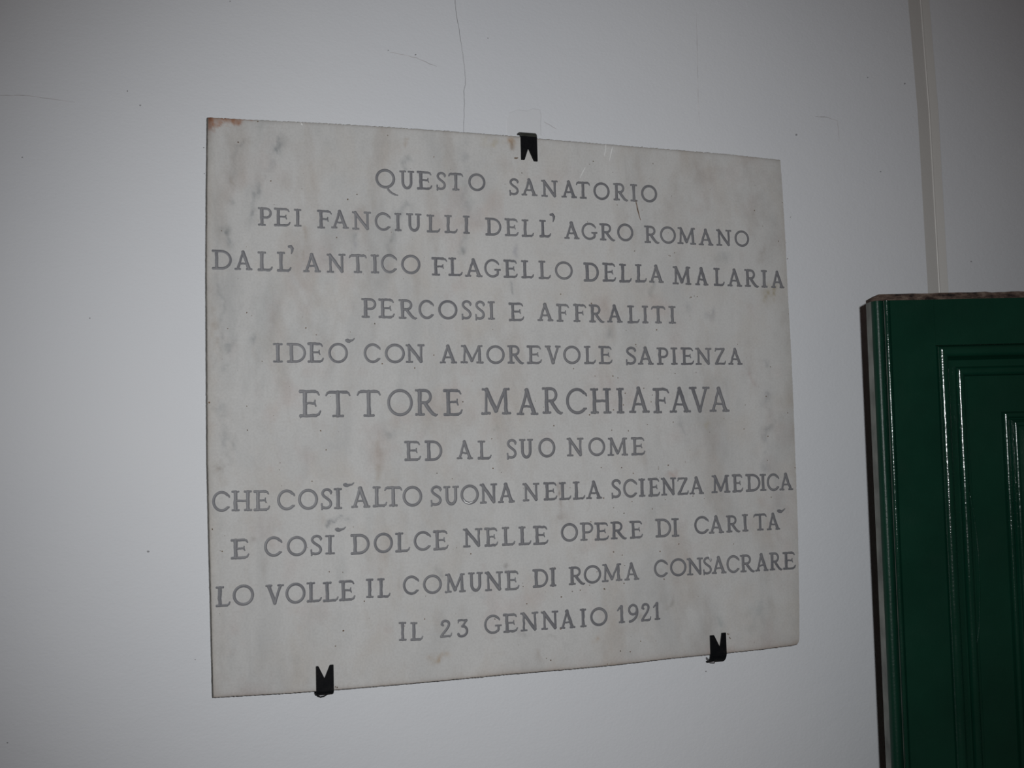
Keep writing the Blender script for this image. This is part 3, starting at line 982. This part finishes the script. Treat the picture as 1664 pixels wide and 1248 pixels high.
KNOWN = [(1003, 333, 1), (1087, 415, 1), (1096, 411, 1), (1031, 408, 1.2), (1089, 416, .9), (1123, 483, 1.1), (1128, 481, .8), (1133, 482, 1), (1121, 484, .8), (1067, 536, 1.3),
         (961, 493, 1.3), (911, 478, 1), (1033, 560, 1.3), (996, 611, 1.3), (1004, 614, 1), (967, 611, .9), (1097, 607, 1.1), (1131, 605, .7), (1046, 631, 1.1), (1016, 639, 1.2),
         (1060, 642, .9), (1058, 653, 1.1), (1013, 658, 1.2), (1052, 690, 1.1), (994, 699, 1), (1021, 700, 1), (958, 674, 1.3), (997, 666, 1.2), (1094, 686, 1), (1086, 756, 1.4),
         (1070, 762, 1), (1029, 769, 1.1), (1010, 760, 1.3), (977, 760, 1), (1070, 759, .8), (997, 825, 1), (1014, 834, 1.3), (1060, 827, 1.2), (1081, 812, 1), (1027, 815, .9),
         (1126, 806, 1.1), (981, 809.5, 1.3), (960, 848, 1.2), (997, 897, 1.4), (1011, 902, 1), (1073, 896, 1.1), (982, 957, 1.8), (958, 951, 1), (943, 959, 1.1), (930, 961, 1.1),
         (912, 970, 1.3), (926, 950, 1), (1014, 948, 1.2), (1079, 941, 1.3), (1015, 919, .9), (895, 1073, 1.5), (888, 1070, 1), (558, 1025, 1.5), (545, 1050, 1), (592, 977, 1.2),
         (535, 929, 1.2), (557, 930, .8), (345, 860, 1.2), (361, 896, 1.1), (358, 895, .8), (440, 294, 1.1), (360, 375, 1), (387, 231, 1.2), (419, 197.5, 1.4), (565, 324, 1.3),
         (547, 386, 1.2), (580, 316, 1), (705, 255, 1), (630, 220, 1), (848, 281, 1), (964, 262, 1.2), (958, 267, .8), (1226, 342, 1.2), (1061, 266, .9), (1154, 308, .7),
         (609, 526, 1.1), (497, 533, 1.3), (514, 544, .9), (401, 508, 1.1), (370, 534, .9), (621, 591, 1.2), (674, 598, 1.3), (705, 577, 1.2), (752, 653, 1.3), (900, 692, 1.4),
         (932, 599, 1), (521, 700, 1.4), (530, 731, 1.1), (507, 782, 1), (455, 752, .8), (402, 699, 1.2), (401, 660, .9), (340, 654, 1.4), (426, 587, .9), (799, 713, 1),
         (735, 778, 1), (710, 769, 1), (801, 761, 1.3), (1245, 644, 1.2), (1248, 709, 1.2), (1247, 748, 1.1), (1209, 697, 1), (1211, 658, .9), (1280, 671, 1), (1292, 760, 1.3),
         (1252, 596, 1), (1097, 590, .9), (1253, 808, 1), (1280, 420, .9), (1265, 392, 1), (1192, 884, 1.1), (1103, 884, 1.4), (1072, 896, 1), (765, 900, 1.1), (856, 981, 1.1),
         (850, 953, 1.1), (1041, 1042, 1.1), (1008, 1058, 1.1), (1024, 1059, 1.2), (987, 1079, 1), (690, 1006, 1.2), (804, 1006, 1.2), (911, 1022, 1.6), (970, 929, 1)]
for q in KNOWN + [(837, 257, 1.6), (839.5, 257, 1.5), (841.5, 256.5, 1), (1182, 1030, 1.3), (1184, 1030.5, 1.2), (1185.5, 1036, 1.2), (1186.5, 1037.5, 1), (545, 1116, 1.3), (548, 1117, 1.3), (530, 1101, .9)]:  # the marks left of the top clip are its shadow, painted as specks
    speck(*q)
for _ in range(150):
    u, v = random.uniform(350, 1285), random.uniform(270, 1050)
    speck(u, v, random.choice((.45, .5, .6, .7)))
sp = mesh('dirt_and_shadow_specks', sp_v, sp_f, M_SPECK, plaque)
sp['kind'] = 'stuff'

# scratches and smears lying on the slab (children, kept in the slab's axes)
for nm, pts, wd, mt in (('brown_scratch', [(1033, 325), (1036, 340), (1041, 358)], 0.0016, M_SPECK), ('white_scratch', [(985, 233), (984, 244), (982, 254)], 0.0010, M_WHITE),
                        ('white_scratch', [(996, 238), (993, 248), (990, 262)], 0.0009, M_WHITE), ('white_scratch', [(951, 272), (946, 282), (942, 290)], 0.0011, M_WHITE),
                        ('white_scratch', [(489, 200), (492, 204)], 0.0012, M_WHITE), ('white_scratch', [(1151, 897), (1153, 905), (1155, 911)], 0.0011, M_WHITE),
                        ('white_scratch', [(753, 811), (756, 816), (762, 818), (769, 815)], 0.0009, M_WHITE)):
    o = hairline(nm, pts, wd, mt, plaque, -0.0003, True, 0.2)
    o.data.transform(Matrix.Translation(-PO))


# ------------------------------------------------------------------ the three clips
def clip(label, cu, edge_v, width_px, reach_px, up, notch, tips, rise=0.005):
    """a bent iron strap: an arm out of the wall past the slab's edge, then a plate with a V notch lying on its face"""
    E_ = at(cu, edge_v, 0.0)
    sc = (at(cu + 1, edge_v) - at(cu, edge_v)).length
    szz = (at(cu, edge_v + 1) - at(cu, edge_v)).length
    root = empty('wall_clip', E_)
    tag(root, label, 'clip', 'iron clips holding the plaque')
    hw = width_px * sc / 2
    L_ = reach_px * szz
    sg = -1 if up else 1                     # the plate points down from the top edge, up from the lower one
    # plate outline in (x, along) with along measured from the edge into the slab
    nx, nd = notch[0] * sc, notch[1] * szz
    tl_, tr_ = tips[0] * sc, tips[1] * sc
    out = [(-hw, -0.001), (-hw, L_ * tips[2]), (-hw + tl_, L_ * tips[2]), (nx, nd), (hw - tr_, L_ * tips[3]), (hw, L_ * tips[3]), (hw, -0.001)]
    f = [Vector((x, -0.0024, sg * a)) for x, a in out]
    b = [Vector((x, -0.0004, sg * a)) for x, a in out]
    vs, fs = prism(f, b)
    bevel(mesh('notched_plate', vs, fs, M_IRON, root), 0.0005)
    # arm: a strap bent through a quarter turn, running back to the wall
    prof_o, prof_i = [], []
    for k in range(7):
        g = math.radians(90 * k / 6)
        cy, cz = -0.0024 + rise, 0.0
        prof_o.append((cy - rise * math.cos(g), cz + rise * math.sin(g)))
        ri = rise - 0.002
        prof_i.append((cy - ri * math.cos(g), cz + ri * math.sin(g)))
    prof_o.append((WY + 0.002, rise))
    prof_i.append((WY + 0.002, rise - 0.002))
    prof = prof_o + prof_i[::-1]
    f = [Vector((-hw, y, -sg * z)) for y, z in prof]
    b = [Vector((hw, y, -sg * z)) for y, z in prof]
    n = len(prof)
    vs = f + b
    fs = [(i, (i + 1) % n, n + (i + 1) % n, n + i) for i in range(n)]
    m_ = len(prof_o)
    for side in (0, n):
        for i in range(m_ - 1):
            fs.append((side + i, side + i + 1, side + n - 2 - i, side + n - 1 - i))
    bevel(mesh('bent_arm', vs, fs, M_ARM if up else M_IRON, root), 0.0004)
    return root


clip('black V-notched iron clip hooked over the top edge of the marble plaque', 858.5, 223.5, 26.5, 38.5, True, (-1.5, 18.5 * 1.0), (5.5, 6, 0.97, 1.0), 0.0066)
c2 = clip('black V-notched iron clip under the plaque\'s lower edge, below the words LO VOLLE', 527.8, 1121.5, 28.5, 41.0, False, (-.7, 20), (4, 6, 0.985, 1.0), 0.0050)
c3 = clip('black V-notched iron clip under the plaque\'s lower edge, nearest the green door', 1166.6, 1061.0, 26.0, 32.5, False, (2.4, 10), (6.5, 7, 0.92, 1.0), 0.0120)


def tube(pts, r, n=8):
    vs, fs = [], []
    m_ = len(pts)
    for i, p in enumerate(pts):
        d = (pts[min(i + 1, m_ - 1)] - pts[max(i - 1, 0)]).normalized()
        a = d.orthogonal().normalized()
        a = (Vector((0, 1, 0)) - d * d.y).normalized() if abs(d.y) < 0.95 else a
        b = d.cross(a)
        for k in range(n):
            g = 2 * math.pi * k / n
            vs.append(p + a * r * math.cos(g) + b * r * math.sin(g))
    for i in range(m_ - 1):
        for k in range(n):
            fs.append((i * n + k, i * n + (k + 1) % n, (i + 1) * n + (k + 1) % n, (i + 1) * n + k))
    fs += [tuple(range(n)), tuple(range((m_ - 1) * n, m_ * n))]
    return vs, fs


def wall_hook(root, pts, r, mat, name='bent_wire'):
    P = [Vector((at(u, v, y) - root.location)) for u, v, y in pts]
    vs, fs = tube(P, r)
    mesh(name, vs, fs, mat, root, smooth=True)


wall_hook(c2, [(511.5, 1121, .012), (512.5, 1126, .010), (516, 1131, .008), (521, 1132.5, .006), (527, 1131, .004), (531, 1128.5, .002)], 0.0007, M_IRON)
wall_hook(c3, [(1146, 1067, .0125), (1149, 1071, .010), (1155, 1076, .006), (1161, 1076, .002)], 0.0014, M_RUST)

# ------------------------------------------------------------------ the green door
PHI = math.radians(18.85)
DY = -0.13
o_ = at(1418.5, 479.6, DY)
DTOP = o_.z
door = empty('door_1', (o_.x, o_.y, 0.0))
door.rotation_euler = (0, 0, -PHI)
tag(door, 'dark green gloss-painted panelled wooden door leaf standing open beside the plaque', 'door', None, 'structure')
# door axes: x along the leaf, y from the front towards the back, z up
TK, DW, DH = 0.026, 0.70, DTOP
SW, RW = 0.0702, 0.053                       # stile and top rail widths
BASE = 0.008


def extrude_x(profile, x0, x1):              # profile in (y, z)
    return prism([Vector((x0, y, z)) for y, z in profile], [Vector((x1, y, z)) for y, z in profile])


def extrude_z(profile, z0, z1):              # profile in (x, y)
    return prism([Vector((x, y, z0)) for x, y in profile], [Vector((x, y, z1)) for x, y in profile])


# outer stile with a rounded nose and a planted bead
nose = [(0.0, TK), (0.0, 0.0095)] + [(0.0068 - 0.0068 * math.cos(math.radians(a)), 0.0092 - 0.0082 * math.sin(math.radians(a))) for a in range(6, 145, 6)]
nose += [(0.0130, 0.0052), (0.0134, 0.0040)]
nose += [(0.0161 - 0.0026 * math.cos(math.radians(a)), 0.0022 - 0.0026 * math.sin(math.radians(a))) for a in range(0, 157, 12)]
nose += [(0.0188, 0.0022), (0.0196, 0.0), (SW, 0.0), (SW, TK)]
CH = 0.0065                                  # bare chipped band along the top
st = mesh('stile', *extrude_z(nose, BASE, DH - CH), [M_GREEN, M_EDGE, M_WORN], door)
for p in st.data.polygons:
    if abs(p.normal.x + 1) < 0.004:
        p.material_index = 1
    elif abs(p.normal.z) < 0.5 and p.center.x < 0.0196:
        p.use_smooth = True
        if p.center.x < 0.0125:
            p.material_index = 2
st.data.set_sharp_from_angle(angle=math.radians(35))
st2 = mesh('stile', *extrude_z([(DW - SW, 0), (DW, 0), (DW, TK), (DW - SW, TK)], BASE, DH - CH), M_GREEN, door)
bevel(st2, 0.003)
MIDZ, MIDW, BOTW = 0.80, 0.16, 0.18
G_ = 0.0002
for (z0, z1) in ((DH - CH - RW, DH - CH), (MIDZ, MIDZ + MIDW), (BASE, BASE + BOTW)):
    mesh('rail', *box(SW + G_, DW - SW - G_, 0.0002, TK, z0, z1), M_GREEN, door)

# top edge: bare dusty wood with a ragged lower border and rounded outer corner
nT = 90
low, up_, bk2 = [], [], []
for i in range(nT + 1):
    x = DW * i / nT
    rag = random.gauss(0, 0.0005) + 0.0008 * math.sin(x * 70) * math.sin(x * 23 + 1)
    dz = 0.004 * max(0, 1 - x / 0.010) ** 2
    low.append((x, 0.0003 + 0.0062 * max(0, 1 - x / 0.0075) ** 2, DH - CH + 0.0012 + rag - dz * .3))
    up_.append((x, 0.0026 + 0.006 * max(0, 1 - x / 0.0075) ** 2, DH + 0.0012 + random.gauss(0, 0.0003) - dz))
vs, fs = [], []
for i in range(nT + 1):
    x = DW * i / nT
    l_, u_ = low[i], up_[i]
    vs += [Vector((x, l_[1] + 0.004, DH - CH)), Vector((x, l_[1], DH - CH - 0.0)), Vector(l_), Vector(u_), Vector((x, TK, u_[2])), Vector((x, TK, DH - CH))]
for i in range(nT):
    for k in range(6):
        a, b = 6 * i + k, 6 * i + (k + 1) % 6
        fs.append((a, b, b + 6, a + 6))
fs += [tuple(range(6)), tuple(range(6 * nT, 6 * nT + 6))]
tag(mesh('bare_top_edge', vs, fs, M_BARE, door), 'bare brown chipped wood along the door\'s top')


def frame_sweep(x0, x1, z0, z1, prof):
    """mitred moulding round a rectangle; prof = (inset, y)"""
    vs, fs = [], []
    n = len(prof)
    cs = ((x0, z0, 1, 1), (x1, z0, -1, 1), (x1, z1, -1, -1), (x0, z1, 1, -1))
    for c in range(4):                       # each side keeps its own vertices, so the mitres stay crisp
        for (cx, cz, sx, sz) in (cs[c], cs[(c + 1) % 4]):
            for d, y in prof:
                vs.append(Vector((cx + sx * d, y, cz + sz * d)))
        for k in range(n):
            a, b = 2 * c * n + k, 2 * c * n + (k + 1) % n
            fs.append((a, b, b + n, a + n))
    return vs, fs


def bead(cx, cy, r, n=8, ry=None):
    ry = ry or r
    return [(cx - r * math.cos(math.pi * k / n), cy - ry * math.sin(math.pi * k / n)) for k in range(n + 1)]


MOLD = [(0.0, 0.012), (0.0, 0.002)] + bead(0.0072, 0.001, 0.0064, 14, 0.0056) + [(0.0146, 0.0045), (0.0170, 0.0092), (0.0222, 0.0108)] \
    + bead(0.0298, 0.0104, 0.0054, 14, 0.0052) + [(0.0356, 0.0130), (0.0405, 0.0140), (0.0405, 0.020)]
for (z0, z1) in ((MIDZ + MIDW, DH - CH - RW), (BASE + BOTW, MIDZ)):
    xa, xb = SW, DW - SW
    mo = mesh('moulding', *frame_sweep(xa + 0.0004, xb - 0.0004, z0 + 0.0004, z1 - 0.0004, MOLD), M_GREEN, door, smooth=True)
    mo.data.set_sharp_from_angle(angle=math.radians(35))
    # raised panel: flat border, beaded step, raised field
    i0 = 0.0400
    i1 = 0.078
    prof = [(i0, 0.026), (i0, 0.0135), (i1, 0.0135), (i1 + 0.0005, 0.0118)] + bead(i1 + 0.0042, 0.0112, 0.0034, 12) + [(i1 + 0.0090, 0.0118), (i1 + 0.0105, 0.0095)] \
        + bead(i1 + 0.0145, 0.0090, 0.0030, 12) + [(i1 + 0.0190, 0.0088), (i1 + 0.0260, 0.0066), (i1 + 0.0262, 0.026)]
    v1, f1 = frame_sweep(xa, xb, z0, z1, prof)
    n = len(prof)
    k = n - 2
    f1.append(tuple(2 * c * n + k for c in range(4)))
    pn = mesh('panel', v1, f1, M_GREEN, door, smooth=True)
    pn.data.set_sharp_from_angle(angle=math.radians(35))


def on_leaf(u, v, depth):                    # the point of the leaf's plane (depth behind its front) seen at (u, v), in door axes
    d = at(u, v, 0.0) - CAM
    n_ = Vector((-math.sin(PHI), -math.cos(PHI), 0))
    p0 = Vector((o_.x, o_.y, 0)) - n_ * depth
    t_ = (p0 - CAM).dot(n_) / d.dot(n_)
    w_ = CAM + d * t_ - Vector((o_.x, o_.y, 0))
    return Vector((w_.x * math.cos(PHI) - w_.y * math.sin(PHI), w_.x * math.sin(PHI) + w_.y * math.cos(PHI), w_.z))


for pts in ([(1573, 786), (1577, 810), (1582, 838), (1586, 862), (1590, 900), (1592, 960), (1591, 1020), (1587, 1050), (1584, 1062)],):
    vs, fs = tube([on_leaf(u, v, 0.0138) for u, v in pts], 0.0011, 8)
    mesh('glint_ridge', vs, fs, M_GREEN, door, smooth=True)  # thin ridge added for a glint along a reflection's edge
